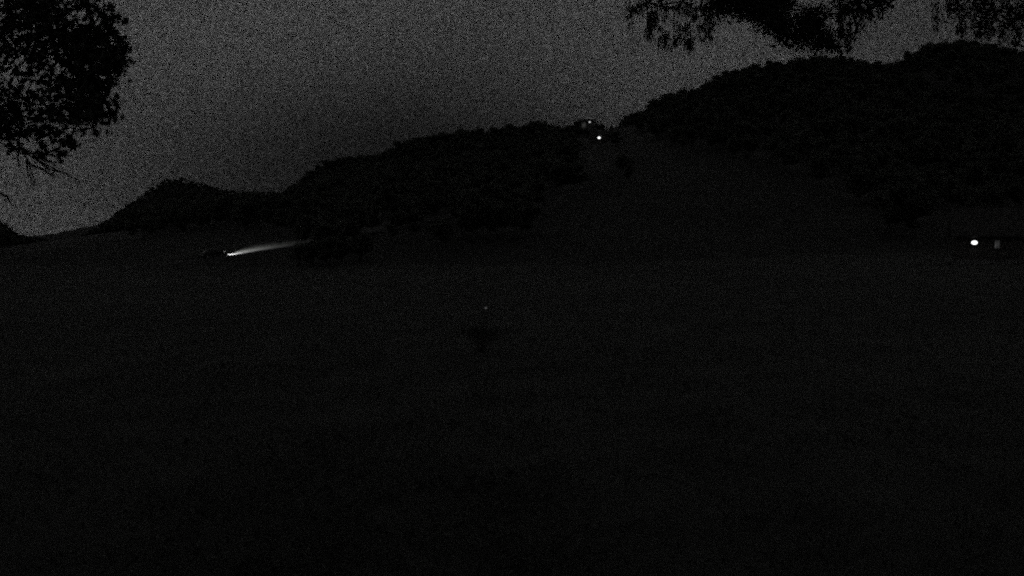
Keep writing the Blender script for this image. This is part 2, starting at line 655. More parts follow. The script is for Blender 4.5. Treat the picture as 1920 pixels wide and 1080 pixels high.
# trees that stand out one by one
for (x, y, d, k, wd_, lab) in [
        (1444, 104, 398, 1, 0.8, 'slightly taller tree breaking the skyline where the right hill begins to level off'),
        (1705, 84, 420, 1, 0.55, 'slim lone tree standing on the saddle of the right hill'),
        (1128, 224, 405, 1, 0.8, 'narrow tree at the notch of the ridges above the bright hillside lamp'),
        (1084, 221, 416, 0, 0.9, 'ragged tree left of the faintly lit wall at the end of the middle ridge'),
        (1119, 223, 414, 3, 0.5, 'small tree right of the faintly lit wall on the ridge'),
        (1099, 236, 413, 2, 0.45, 'low tree standing against the faintly lit wall on the ridge'),
        (1146, 232, 400, 0, 0.8, 'round tree just right of the notch between the two ridges'),
        (1180, 216, 405, 3, 0.9, 'round tree on the lower end of the right hill, right of the notch'),
        (1163, 226, 405, 4, 0.9, 'slim tree between two round ones right of the ridge notch')]:
    top = pt(x, y, d)
    g = gpt(top.x, top.y)
    place_tree(g - Vector((0, 0, 0.3)), max(3, top.z - g.z), k, lab, None, wd_, 'hillside_tree')
# woods edge trees: clump right of the car lights and along the meadow edge
for i, (x, y, d, h) in enumerate([(562, 497, 225, 4.5), (585, 499, 222, 5.5), (612, 497, 228, 6), (640, 494, 232, 5), (676, 489, 240, 6)]):
    p = hit(x, y)
    place_tree(p - Vector((0, 0, 0.2)), h, i % 5, 'low tree in the dark clump just right of the headlight streak', 'low trees right of the headlight streak', 1.2)

# ------------------------------------------------------------------ the woods as one mass
SKYLINE = [(-900, 150), (-400, 250), (-100, 362), (0, 412), (35, 440), (90, 449), (135, 450), (200, 412), (262, 368), (310, 334), (345, 332),
           (400, 347), (450, 359), (530, 358)] + [p[:2] for p in SKY_M if p[0] > 540] + [p[:2] for p in SKY_R if p[0] > 1140]
SX, SY = np.array(SKYLINE).T.astype(float)


def scatter(x0, x1, y0, y1, step, tall, crest_only=False):
    X, Y = np.meshgrid(np.arange(x0, x1, step), np.arange(y0, y1, step))
    X = X + rng.uniform(-step * .45, step * .45, X.shape)
    Y = Y + rng.uniform(-step * .45, step * .45, Y.shape)
    Z, own_, t_ = height(X, Y)
    P = np.stack([X.ravel(), Y.ravel(), Z.ravel()], 1)
    u, v = project(P)
    thin = rng.normal(0, 3, len(P)) * (u > 700)
    ok = (own_.ravel() > 0) & wooded(P + np.stack([0 * thin, 0 * thin, thin], 1)) & (u > -260) & (u < 2250)
    ut, vt = project(P + np.array([0, 0, tall]))
    ok &= vt > np.interp(ut, SX, SY) - 3      # no treetop above the line of the hills
    # cleared ground round the two hillside houses
    ok &= ~((np.abs(P[:, 0] - 36) < 13 + 0.03 * np.abs(P[:, 1] - 370)) & (P[:, 1] > 250) & (P[:, 1] < 445))
    if crest_only:
        ok &= t_.ravel() < 0.07
    return P[ok], own_.ravel()[ok]


P1, o1 = scatter(-700, 620, 130, 900, 7.5, 9.0)
P1 = P1[(o1 == 1) | (o1 == 2) | (o1 == 4)]
P2, o2 = scatter(-1300, 100, 700, 1700, 9.5, 8.0)
P2 = P2[(o2 == 3) & (P2[:, 2] > 2)]

P3, o3 = scatter(-260, 420, 360, 680, 3.6, 4.0, True)
P3 = P3[(o3 == 1) | (o3 == 2)]
# low thicket on the valley floor at the left, between the field and the far hill
X4, Y4 = np.meshgrid(np.arange(-520, -110, 4.5), np.arange(330, 900, 5.5))
X4 = (X4 + rng.uniform(-2.4, 2.4, X4.shape)).ravel()
Y4 = (Y4 + rng.uniform(-2.8, 2.8, Y4.shape)).ravel()
P4 = np.stack([X4, Y4, height(X4, Y4)[0]], 1)
u4, v4 = project(P4)
ut4, vt4 = project(P4 + np.array([0, 0, 3.4]))
P4 = P4[(u4 > -60) & (u4 < 345) & (v4 < 461 + 5 * fbm(X4, Y4, 0.05, 61) - 0.02 * np.maximum(u4, 0)) & (vt4 > np.interp(ut4, SX, SY) - 2)]


def forest(name, P, hmean, srcs, label):
    me = bpy.data.meshes.new(name)
    me.from_pydata([tuple(p) for p in P], [], [])
    o = link(name, me)
    tag(o, label, 'forest', None, 'stuff')
    ng = bpy.data.node_groups.new(name + '_scatter', 'GeometryNodeTree')
    ng.interface.new_socket('Geometry', in_out='INPUT', socket_type='NodeSocketGeometry')
    ng.interface.new_socket('Geometry', in_out='OUTPUT', socket_type='NodeSocketGeometry')
    gi = ng.nodes.new('NodeGroupInput')
    go = ng.nodes.new('NodeGroupOutput')
    join = ng.nodes.new('GeometryNodeJoinGeometry')
    for s_i, src in enumerate(srcs):
        info = ng.nodes.new('GeometryNodeObjectInfo')
        info.transform_space = 'ORIGINAL'
        info.inputs['Object'].default_value = src
        inst = ng.nodes.new('GeometryNodeInstanceOnPoints')
        ng.links.new(gi.outputs[0], inst.inputs['Points'])
        ng.links.new(info.outputs['Geometry'], inst.inputs['Instance'])
        # every point takes one of the kinds
        idn = ng.nodes.new('GeometryNodeInputIndex')
        mod = ng.nodes.new('ShaderNodeMath')
        mod.operation = 'MODULO'
        ng.links.new(idn.outputs[0], mod.inputs[0])
        mod.inputs[1].default_value = len(srcs)
        cmp_ = ng.nodes.new('FunctionNodeCompare')
        cmp_.data_type = 'FLOAT'
        cmp_.operation = 'EQUAL'
        ng.links.new(mod.outputs[0], cmp_.inputs[0])
        cmp_.inputs[1].default_value = float(s_i)
        cmp_.inputs['Epsilon'].default_value = 0.1
        ng.links.new(cmp_.outputs[0], inst.inputs['Selection'])
        rot = ng.nodes.new('FunctionNodeRandomValue')
        rot.data_type = 'FLOAT_VECTOR'
        rot.inputs[0].default_value = (0, 0, 0)
        rot.inputs[1].default_value = (0, 0, 6.28)
        ng.links.new(rot.outputs[0], inst.inputs['Rotation'])
        scl = ng.nodes.new('FunctionNodeRandomValue')
        scl.data_type = 'FLOAT'
        scl.inputs[2].default_value = hmean * 0.7
        scl.inputs[3].default_value = hmean * 1.15
        ng.links.new(scl.outputs[1], inst.inputs['Scale'])
        ng.links.new(inst.outputs[0], join.inputs[0])
    ng.links.new(join.outputs[0], go.inputs[0])
    md = o.modifiers.new('scatter', 'NODES')
    md.node_group = ng
    return o


tree_src = {}
for o in list(COL.objects):
    if o.name.split('.')[0] == 'crown' and o.data.name not in tree_src:
        tree_src[o.data.name] = o
srcs = list(tree_src.values())
FOREST = [forest('forest', P1, 9.0, srcs[:5], 'dark mixed wood covering the slopes of the middle and right hills'),
          forest('thicket', P4, 3.6, srcs[:4], 'low dark thicket along the left end of the valley floor'),
          forest('undergrowth', P3, 4.2, srcs[:5], 'dense dark undergrowth below the ridge trees'),
          forest('forest', P2, 8.0, srcs[:4], 'distant smooth wood covering the far left hill')]

# ------------------------------------------------------------------ road, bank and car with its lights on
CARP = hit(400, 484)
HEAD = Vector((0.80, 0.60, 0)).normalized()
SIDE = Vector((-HEAD.y, HEAD.x, 0))


def road_pt(s):
    return Vector((CARP.x, CARP.y, 0)) + HEAD * s + SIDE * (-0.0009 * s * s if s < 0 else 0.0012 * s * s)


RV, RF = [], []
ss = np.arange(-160, 110, 2.0)
for i, s in enumerate(ss):
    p = road_pt(s)
    zz = max(gz(*(p + SIDE * q).xy) for q in (-2.4, 0, 2.4)) + 0.10
    for q, dz in ((-3.3, -0.5), (-2.5, 0), (2.5, 0), (3.3, -0.5)):
        RV.append((*(p + SIDE * q).xy, zz + dz))
    if i:
        for k in range(3):
            RF.append((4 * (i - 1) + k, 4 * (i - 1) + k + 1, 4 * i + k + 1, 4 * i + k))
road = link('road', np_mesh('road', RV, RF, True), None, MT['asphalt'])
tag(road, 'narrow dark road crossing the valley under the car headlights', None, None, 'structure')
# grass bank on the uphill side of the road
BV, BF = [], []
sb = np.arange(-12, 25, 0.7)
prof = [(2.75, -0.5), (3.1, 0.15), (3.9, 0.42), (5.2, 0.80), (6.6, 1.08), (8.4, 1.15), (11.0, 0.7), (14.0, -0.4)]
for i, s in enumerate(sb):
    p = road_pt(s)
    f = min(1, (s + 12) / 10) * min(1, (25 - s) / 18)
    for q, dz in prof:
        b = p + SIDE * q
        n_ = random.uniform(-0.05, 0.05)
        BV.append((b.x + n_, b.y, gz(b.x, b.y) + max(dz * f * (1 + n_), -0.5) + n_ * 0.4 * (dz > 0)))
    if i:
        k8 = len(prof)
        for k in range(k8 - 1):
            BF.append((k8 * (i - 1) + k, k8 * (i - 1) + k + 1, k8 * i + k + 1, k8 * i + k))
bank_o = link('grass_bank', np_mesh('grass_bank', BV, BF, False), None, MT['grass'])
tag(bank_o, 'grassy bank beside the road, lit by the car headlights', None, None, 'structure')


def make_car(pos, heading):
    car = empty('car', pos, math.atan2(heading.y, heading.x))
    tag(car, 'dark car with headlights on, lighting the roadside across the valley', 'car')
    # +x is forward
    side = [(-2.10, 0.34), (-2.14, 0.62), (-2.05, 0.93), (-1.2, 0.97), (0.75, 0.95), (1.55, 0.86), (2.06, 0.70), (2.12, 0.45), (2.0, 0.28),
            (1.72, 0.26), (1.68, 0.50), (1.50, 0.66), (1.20, 0.66), (1.02, 0.50), (0.98, 0.24),
            (-0.98, 0.24), (-1.02, 0.50), (-1.20, 0.66), (-1.50, 0.66), (-1.68, 0.50), (-1.72, 0.28)]
    b = MB()
    n = len(side)
    rows = [(-0.84, 0.95), (-0.89, 1.0), (0.89, 1.0), (0.84, 0.95)]
    ring = []
    for yq, s in rows:
        ring.append([(x * s, yq, 0.24 + (z - 0.24) * (1 if s == 1 else 0.97)) for x, z in side])
    vs_ = [p for r_ in ring for p in r_]
    fs_ = [tuple(range(n)), tuple(range(4 * n - 1, 3 * n - 1, -1))]
    for j in range(3):
        fs_ += [(j * n + i, (j + 1) * n + i, (j + 1) * n + (i + 1) % n, j * n + (i + 1) % n) for i in range(n)]
    b.add(vs_, fs_).build('body', MT['paint'], car)
    # cabin with tumblehome
    def cab(x0, x1, x2, x3, zb, zt, wb, wt):
        v = []
        for (xa, z, hw) in ((x0, zb, wb), (x3, zb, wb), (x2, zt, wt), (x1, zt, wt)):
            v += [(xa, -hw, z), (xa, hw, z)]
        return v, [(0, 2, 4, 6), (1, 7, 5, 3), (0, 1, 3, 2), (2, 3, 5, 4), (4, 5, 7, 6), (6, 7, 1, 0)]
    roof = MB().add(*cab(-1.30, -0.92, 0.10, 0.42, 1.36, 1.46, 0.66, 0.60)).build('roof', MT['paint'], car, 0.02)
    MB().add(*cab(-1.86, -1.30, 0.40, 0.98, 0.945, 1.37, 0.80, 0.665)).build('cabin', MT['paint'], car, 0.02)
    for sy in (-1, 1):
        for xs in ((-1.45, -0.55), (-0.47, 0.55)):
            tilt = lambda z: sy * (0.80 + 0.012 - (z - 0.945) * 0.318)
            x0b, x1b = xs
            x0t, x1t = x0b + (0.24 if x0b < -1 else 0.02), x1b - (0.22 if x1b > 0.3 else 0.02)
            v = [(x0b, tilt(1.0), 1.0), (x1b, tilt(1.0), 1.0), (x1t, tilt(1.31), 1.31), (x0t, tilt(1.31), 1.31)]
            v += [(a, c - sy * 0.02, d) for a, c, d in v]
            MB().add(v, [(0, 1, 2, 3), (7, 6, 5, 4), (0, 4, 5, 1), (1, 5, 6, 2), (2, 6, 7, 3), (3, 7, 4, 0)]).build('side_window', MT['glass'], car)
        for dx in (-0.5, 0.62):
            MB().box(dx - 0.09, dx + 0.09, sy * 0.895 - 0.015, sy * 0.895 + 0.015, 0.80, 0.83).build('door_handle', MT['metal'], car)
        MB().box(0.62, 0.80, min(sy * 0.86, sy * 1.05), max(sy * 0.86, sy * 1.05), 0.98, 1.11).build('wing_mirror', MT['paint'], car, 0.02)
        MB().tube([(2.02, sy * 0.62, 0.64), (2.10, sy * 0.62, 0.64)], [0.13, 0.10], 14).build('headlight', MT['headl'], car)
        MB().box(-2.15, -2.06, sy * 0.72 - 0.11, sy * 0.72 + 0.11, 0.66, 0.84).build('tail_light', MT['tail'], car)
        for wx in (-1.35, 1.35):
            wobj = MB().tube([(wx, sy * 0.68, 0.32), (wx, sy * 0.70, 0.32), (wx, sy * 0.86, 0.32), (wx, sy * 0.88, 0.32)], [0.28, 0.32, 0.32, 0.28], 20).build('wheel', MT['rubber'], car, smooth=False)
            MB().tube([(wx, sy * 0.87, 0.32), (wx, sy * 0.895, 0.32)], [0.20, 0.18], 14).build('rim', MT['rim'], wobj)
        # the real beam
        ld = bpy.data.lights.new('headlight_beam', 'SPOT')
        ld.energy = HEADLAMP_W
        ld.spot_size = R(50)
        ld.spot_blend = 1.0
        ld.shadow_soft_size = 0.08
        lo = bpy.data.objects.new('headlight_beam', ld)
        COL.objects.link(lo)
        lo.parent = car
        lo.location = (2.16, sy * 0.62, 0.64)
        aim = Vector((1.0, 0.30, -0.24))
        lo.rotation_euler = aim.to_track_quat('-Z', 'Y').to_euler()
    for (x0, x1, z0, z1) in ((0.46, 0.93, 1.345, 1.0), (-1.36, -1.80, 1.345, 1.0)):
        s = 1 if x0 > 0 else -1
        v = [(x0 + s * .02, -0.60, z0), (x0 + s * .02, 0.60, z0), (x1 + s * .02, 0.72, z1), (x1 + s * .02, -0.72, z1)]
        v += [(a - s * 0.03, c, d - 0.02) for a, c, d in v]
        MB().add(v, [(0, 1, 2, 3), (7, 6, 5, 4), (0, 4, 5, 1), (1, 5, 6, 2), (2, 6, 7, 3), (3, 7, 4, 0)]).build(
            'windscreen' if s > 0 else 'rear_window', MT['glass'], car)
    MB().box(2.06, 2.15, -0.40, 0.40, 0.36, 0.55).build('grille', MT['metal'], car, 0.01)
    MB().box(-2.165, -2.14, -0.26, 0.26, 0.50, 0.61).build('number_plate', MT['trim'], car)
    for sy in (-1, 1):
        ld = bpy.data.lights.new('tail_glow', 'SPOT')
        ld.energy = 1.2
        ld.spot_size = R(110)
        ld.shadow_soft_size = 0.08
        lo = bpy.data.objects.new('tail_glow', ld)
        COL.objects.link(lo)
        lo.parent = car
        lo.location = (-2.2, sy * 0.72, 0.75)
        lo.rotation_euler = Vector((-1, 0, -0.25)).to_track_quat('-Z', 'Y').to_euler()
    return car


HEADLAMP_W = 14000.0
zr = max(gz(*(Vector((CARP.x, CARP.y, 0)) + SIDE * q).xy) for q in (-2.4, 0, 2.4)) + 0.10
car = make_car(Vector((CARP.x, CARP.y, zr)), HEAD)
f_z = max(gz(*(road_pt(4) + SIDE * q).xy) for q in (-2.4, 0, 2.4)) + 0.10
car.rotation_euler.y = -math.atan2(f_z - zr, 4)


# ------------------------------------------------------------------ houses
def house(pos, rz, wid, dep, wall_h, roof_h, wall_m, label, windows, door, lamp=None, chimney=True):
    """front wall faces -y; windows = [(x, z, w, h, material key)]; lamp = (x, z, w, h, material key)"""
    h = empty('house', pos, rz)
    tag(h, label, 'house')
    hw = wid / 2
    MB().box(-hw - 0.06, hw + 0.06, -0.06, dep + 0.06, -3.5, 0.35).build('plinth', MT['stone'], h)
    mb = MB()
    poly = [(0, 0.35), (dep, 0.35), (dep, wall_h), (dep / 2, wall_h + roof_h), (0, wall_h)]
    mb.prism(poly, 0, -hw, hw)
    mb.build('wall', wall_m, h)
    rm = MB()
    ov, th = 0.5, 0.16
    sl = roof_h / (dep / 2)
    rp = [(-ov, wall_h - ov * sl + 0.05), (dep / 2, wall_h + roof_h + 0.05), (dep + ov, wall_h - ov * sl + 0.05),
          (dep + ov, wall_h - ov * sl + 0.05 + th), (dep / 2, wall_h + roof_h + 0.05 + th), (-ov, wall_h - ov * sl + 0.05 + th)]
    rm.prism(rp, 0, -hw - 0.4, hw + 0.4)
    roof = rm.build('roof', MT['tile'], h)
    MB().tube([(-hw - 0.42, dep / 2, wall_h + roof_h + 0.2), (hw + 0.42, dep / 2, wall_h + roof_h + 0.2)], [0.11, 0.11], 8).build('ridge_cap', MT['tile'], roof)
    MB().tube([(-hw - 0.4, -ov - 0.06, wall_h - ov * sl + 0.06), (hw + 0.4, -ov - 0.06, wall_h - ov * sl + 0.06)], [0.07, 0.07], 8).build('gutter', MT['metal'], roof)
    if chimney:
        c = MB().box(hw * 0.45, hw * 0.45 + 0.6, dep * 0.55, dep * 0.55 + 0.6, wall_h + roof_h * 0.5, wall_h + roof_h + 0.7)
        c.box(hw * 0.45 - 0.06, hw * 0.45 + 0.66, dep * 0.55 - 0.06, dep * 0.55 + 0.66, wall_h + roof_h + 0.7, wall_h + roof_h + 0.82)
        c.build('chimney', MT['stone'], roof)
    for (x, z, ww, hh, mk) in windows:
        fr = MB()
        t = 0.07
        fr.box(x - ww / 2 - t, x - ww / 2, -0.05, 0.02, z - hh / 2 - t, z + hh / 2 + t)
        fr.box(x + ww / 2, x + ww / 2 + t, -0.05, 0.02, z - hh / 2 - t, z + hh / 2 + t)
        fr.box(x - ww / 2, x + ww / 2, -0.05, 0.02, z + hh / 2, z + hh / 2 + t)
        fr.box(x - ww / 2, x + ww / 2, -0.05, 0.02, z - hh / 2 - t, z - hh / 2)
        fr.box(x - 0.02, x + 0.02, -0.045, 0.02, z - hh / 2, z + hh / 2)
        wo = fr.build('window', MT['trim'], h)
        for s in (-1, 1):
            x0, x1 = (x - ww / 2, x - 0.02) if s < 0 else (x + 0.02, x + ww / 2)
            MB().box(x0, x1, -0.02, -0.008, z - hh / 2, z + hh / 2).build('pane', MT[mk], wo)
        MB().box(x - ww / 2 - 0.12, x + ww / 2 + 0.12, -0.13, 0.0, z - hh / 2 - t - 0.05, z - hh / 2 - t).build('sill', MT['stone'], wo)
    dx, dw = door
    d = MB().box(dx - dw / 2, dx + dw / 2, -0.035, 0.0, 0.36, 2.4).build('door', MT['timber'], h)
    MB().tube([(dx + dw * .38, -0.035, 1.35), (dx + dw * .38, -0.10, 1.35), (dx + dw * .26, -0.10, 1.35)], [0.02, 0.02, 0.02], 6).build('handle', MT['metal'], d)
    if lamp:
        x, z, ww, hh, mk = lamp
        o_ = MB()
        o_.box(x - ww / 2 - 0.04, x + ww / 2 + 0.04, -0.30, -0.14, z - hh / 2 - 0.04, z + hh / 2 + 0.10)
        o_.box(x - 0.06, x + 0.06, -0.16, 0.0, z - 0.05, z + 0.05)
        lo = o_.build('wall_lamp', MT['metal'], h, 0.01)
        lens = []
        rr = 20
        for k in range(rr):
            a = 2 * math.pi * k / rr
            sx = abs(math.cos(a)) ** 0.95 * math.copysign(1, math.cos(a))
            sz = abs(math.sin(a)) ** 0.95 * math.copysign(1, math.sin(a))
            lens.append((x + sx * ww / 2, z + sz * hh / 2))
        MB().prism(lens, 1, -0.36, -0.301).build('lens', MT[mk], lo)
    return h


def lamp_light(parent, loc, energy, aim, size, blend=0.9, soft=0.15):
    ld = bpy.data.lights.new('lamp_light', 'SPOT')
    ld.energy = energy
    ld.spot_size = size
    ld.spot_blend = blend
    ld.shadow_soft_size = soft
    lo = bpy.data.objects.new('lamp_light', ld)
    COL.objects.link(lo)
    lo.parent = parent
    lo.location = loc
    lo.rotation_euler = Vector(aim).to_track_quat('-Z', 'Y').to_euler()


# cottage at the right edge of the meadow, with a strong yard lamp
D1 = 92.0
lampP = pt(1836, 455, D1)
rz1 = R(-25)
gx1 = gpt(lampP.x + 2.6, lampP.y + 0.3)
lz = lampP.z - gx1.z
hs = house(gx1, rz1, 9.0, 6.0, max(3.1, lz + 1.0), 2.6, MT['timber'],
           'dark timber cottage with a glaring yard lamp at the right meadow edge',
           [(-0.5, lz - 0.17, 0.42, 0.78, 'dim'), (2.9, max(1.7, lz - 0.2), 0.9, 1.0, 'glass')], (1.3, 0.95),
           (-2.62, lz, 0.54, 0.37, 'yard'))

lamp_light(hs, (-2.62, -0.55, lz - 0.3), 0.5, (0, 0.3, -1), R(120))

# two houses high on the hillside under the notch
g2 = hit(1124, 272)
lampP = pt(1123, 258.5, g2.y)
base2 = Vector((lampP.x + 1.5, g2.y, g2.z))
hs2 = house(base2, R(4), 9.0, 6.5, lampP.z - g2.z + 1.2, 2.2, MT['timber'],
            'dark house under the ridge notch with a bright white lamp on its front',
            [(2.6, 1.9, 1.0, 1.1, 'glass'), (-3.2, 1.9, 0.9, 1.1, 'glass')], (0.9, 1.0),
            (-1.5, lampP.z - g2.z, 1.05, 0.68, 'hill_lamp'))
lamp_light(hs2, (-1.1, -0.75, lampP.z - g2.z + 0.6), 60.0, (0.15, 0.55, 1.0), R(70))

g3 = hit(1102, 253.5)
lampP = pt(1105.5, 229, g3.y)
base3 = Vector((lampP.x - 1.1, g3.y, g3.z))
lz3 = lampP.z - g3.z
hs3 = house(base3, R(6), 7.0, 6.0, lz3 + 0.5, 0.9, MT['plaster'],
            'pale house among the ridge trees, its wall faintly lit by a small lamp',
            [(-2.6, 1.6, 0.9, 1.0, 'glass'), (2.4, 1.6, 0.9, 1.0, 'glass')], (-1.0, 1.0),
            (1.1, lz3, 0.75, 0.55, 'wall_lamp'), chimney=False)
lamp_light(hs3, (-1.6, -2.2, lz3 - 0.6), 55.0, (-0.15, 1.0, -0.3), R(80))
for (x, yb, h, k, wd_, lab) in [
        (1076, 258, 7.0, 0, 1.0, 'round dark tree left of and below the faintly lit hillside wall'),
        (1104, 262, 5.2, 4, 0.7, 'slim dark tree in front of the faintly lit hillside wall'),
        (1119, 257, 4.6, 1, 0.7, 'dark tree between the two hillside lamps'),
        (1154, 275, 7.5, 2, 1.0, 'wide dark tree right of the bright hillside lamp')]:
    p = hit(x, yb)
    place_tree(p - Vector((0, 0, 0.2)), h, k, lab, None, wd_, 'hillside_tree')

# ------------------------------------------------------------------ near trees
def grow(mb, p0, p1, r0, r1, r, sag=0.0, seg=7, n=6, wob=0.06):
    p0, p1 = Vector(p0), Vector(p1)
    ln = (p1 - p0).length
    pts, rad = [], []
    for i in range(n + 1):
        t = i / n
        p = p0.lerp(p1, t)
        k = math.sin(t * math.pi)
        p += Vector((r.normal(), r.normal(), r.normal())) * wob * ln * 0.35 * k
        p.z += -sag * ln * (t * t) + sag * ln * t
        pts.append(p)
        rad.append(r0 + (r1 - r0) * t)
    mb.tube(pts, rad, seg)
    return pts


def near_tree(name, label, base, trunk_top, lobes, more, leaf, leaf_faces, size, leafmat, seed, trunk_r, density):
    """lobes: (point, radius, fill) given by hand; more: ellipsoid (centre, radii, count of extra lobes, lobe radius)"""
    r = np.random.default_rng(seed)
    e = empty(name, base)
    tag(e, label, 'tree')
    mb = MB()
    o0 = Vector(base)
    spine = grow(mb, (0, 0, -0.3), Vector(trunk_top) - o0, trunk_r, trunk_r * 0.35, r, n=9, seg=12, wob=0.05)
    C = []
    br = MB()
    allL = [(Vector(p) - o0, rad, f) for p, rad, f in lobes]
    cc, rr, cnt, lr = more
    for k in range(cnt):
        p = ball(r, 1, cc, rr)[0]
        u, v = project(p[None])
        if -40 < u[0] < 1960 and v[0] > -30 and p[1] > 0.5:
            continue
        allL.append((Vector(p) - o0, lr * r.uniform(0.7, 1.2), 0.55))
    limbs = []
    for k in range(9):
        s = spine[3 + k % 6]
        tgt = allL[int(r.integers(len(allL)))][0]
        end = s.lerp(tgt, 0.6)
        pts = grow(br, s, end, trunk_r * 0.33, trunk_r * 0.12, r, sag=-0.12, n=6)
        limbs += pts[2:]
    nodes = list(limbs) + spine[4:]
    sp_mid = spine[6]
    for p, rad, f in sorted(allL, key=lambda q: (q[0] - sp_mid).length):
        near = min(nodes, key=lambda q: (q - p).length + 0.25 * (q - sp_mid).length)
        pts = grow(br, near, p, 0.011, 0.005, r, sag=-0.10, n=5, seg=5)
        nodes += pts[2:]
        nl = max(6, int(density * f * (rad / size) ** 2))
        for j in range(max(2, int(2 + 4 * f))):
            t = Vector(ball(r, 1, (0, 0, 0), (rad, rad, rad))[0])
            grow(br, pts[3], p + t * 0.9, 0.0045, 0.0018, r, n=3, seg=4)
        # leaves in small sprays
        ns = max(2, nl // 7)
        sp = ball(r, ns, tuple(p), (rad, rad, rad))
        C.append(np.repeat(sp, 7, axis=0) + r.normal(0, size * 0.75, (ns * 7, 3)))
    mb.build('trunk', MT['bark'], e, smooth=True)
    br.build('branches', MT['bark'], e, smooth=True)
    me = leaf_cloud('crown', np.concatenate(C), size, leaf, leaf_faces, r, droop=0.4)
    link('crown', me, e, leafmat)
    return e, o0, r


# left: broad-leaved tree, trunk outside the frame, crown edge reaching in
def lob(x, y, rpx, f, d):
    return (pt(x, y, d), rpx / FPX * d, f)


LL = []
for x, y, q, f in [(20, 12, 34, 1.0), (70, 14, 34, 1.0), (110, 28, 30, 1.1), (160, 6, 26, 1.0), (182, 8, 14, 1.0), (30, 50, 36, .9), (85, 60, 34, 1.1),
                   (125, 75, 34, 1.3), (165, 72, 30, 1.3), (198, 60, 26, 1.2), (212, 90, 26, 1.2), (232, 84, 13, 1.0), (228, 112, 13, 0.9), (180, 105, 32, 1.3),
                   (145, 115, 34, 1.2), (205, 125, 24, 1.1), (215, 148, 12, .9), (160, 150, 34, 1.2), (190, 160, 24, 1.1), (175, 190, 30, 1.2), (195, 212, 16, 1.0),
                   (140, 185, 30, 1.0), (150, 222, 26, 1.1), (176, 228, 20, 1.0), (115, 150, 26, .8), (95, 110, 24, .7), (60, 95, 26, .6), (20, 90, 26, .55),
                   (60, 140, 28, .45), (20, 140, 28, .5), (90, 180, 28, .6), (50, 185, 28, .5), (15, 190, 28, .55), (115, 215, 26, .8), (80, 225, 28, .75),
                   (40, 235, 30, .7), (10, 245, 28, .75), (100, 250, 22, .8), (122, 268, 13, .8), (65, 262, 22, .6), (20, 275, 16, .7), (102, 290, 9, .7), (78, 285, 9, .35)]:
    LL.append(lob(x, y, q * 0.94, f * (1.35 if x < 70 and 80 < y < 260 else 1.0), random.uniform(7.4, 8.8)))
left_base = Vector((-7.4, 7.6, gz(-7.4, 7.6)))
tl, o0, r_ = near_tree('broadleaf_tree', 'near broad-leaved tree whose leafy crown hangs in at upper left',
                       left_base, left_base + Vector((0.3, 0.1, 7.6)), LL,
                       ((-7.3, 7.6, 7.2), (2.9, 2.6, 2.6), 170, 0.42), LOBED, LOBED_F, 0.074, MT['leaf_a'], 5, 0.17, 25.0)
# bare hanging twigs under it
tw = MB()
for pts in [[(30, 262), (44, 285), (55, 308), (66, 345)], [(44, 285), (70, 300), (112, 322), (152, 340)], [(55, 308), (80, 318), (100, 331)],
            [(70, 300), (92, 318), (128, 326)], [(0, 362), (14, 370), (22, 384)], [(50, 300), (52, 322), (60, 338)], [(60, 292), (90, 303), (116, 306)], [(38, 275), (60, 288), (84, 296), (104, 312)], [(36, 272), (33, 296), (38, 316)]]:
    P = [pt(x, y, 8.0 + 0.05 * i) - o0 for i, (x, y) in enumerate(pts)]
    tw.tube(P, [0.011 - 0.0022 * i for i in range(len(P))], 5)
for (x, y) in [(60, 325), (96, 324), (140, 334), (118, 324), (58, 340), (85, 312), (104, 331), (70, 300), (14, 372), (150, 340)]:
    p = pt(x, y, 8.1) - o0
    for k in range(3):
        tw.tube([p, p + Vector((random.uniform(-.05, .05), random.uniform(-.05, .05), random.uniform(-.07, .02)))], [0.0035, 0.0015], 4)
tw.build('twigs', MT['bark'], tl)

# right: tall tree with drooping sprays, trunk outside the frame
RL = [lob(x_, y_, 30, 0.6, 11.6) for x_, y_ in ((1250, -50), (1330, -58), (1400, -60), (1500, -62), (1580, -60), (1650, -62), (1710, -66), (1790, -58), (1860, -60))]
for x, y, q, f in [(1345, 2, 26, 1.2), (1375, 6, 26, 1.3), (1410, 12, 28, 1.4), (1440, 24, 28, 1.4), (1462, 44, 24, 1.3), (1482, 62, 20, 1.2), (1506, 68, 20, 1.1),
                   (1440, 2, 28, 1.4), (1470, 8, 18, 1.2), (1522, 38, 24, 1.4), (1528, 58, 20, 1.3), (1540, 82, 16, 1.1), (1560, 84, 14, 1.0), (1500, 48, 20, .8),
                   (1575, 6, 22, 1.1), (1605, 8, 24, 1.2), (1635, 4, 20, 1.0), (1590, 26, 15, .7), (1618, 24, 13, .7), (1660, 6, 16, .8), (1672, 2, 10, .9),
                   (1582, 66, 10, .7), (1588, 88, 9, .7), (1604, 60, 10, .45),
                   (1212, 6, 20, .7), (1240, 10, 20, .9), (1262, 22, 14, .8), (1296, 14, 20, 1.0), (1316, 20, 14, .9), (1282, 2, 20, .6), (1195, 10, 10, .5),
                   (1800, 8, 26, .7), (1840, 6, 34, 1.2), (1885, 12, 36, 1.2), (1915, 30, 28, 1.0), (1850, 38, 24, .9), (1790, 25, 14, .35), (1806, 52, 12, .45), (1880, 58, 14, .5),
                   (1910, 70, 16, .5), (1832, 60, 10, .35), (1895, 46, 18, .6), (1780, 6, 16, .4)]:
    f *= 0.45 if x < 1330 else (0.55 if x > 1770 else (1.7 if x < 1565 else 0.95))
    RL.append(lob(x, y, q, f, random.uniform(10.5, 12.5)))
right_base = Vector((9.6, 10.6, gz(9.6, 10.6)))
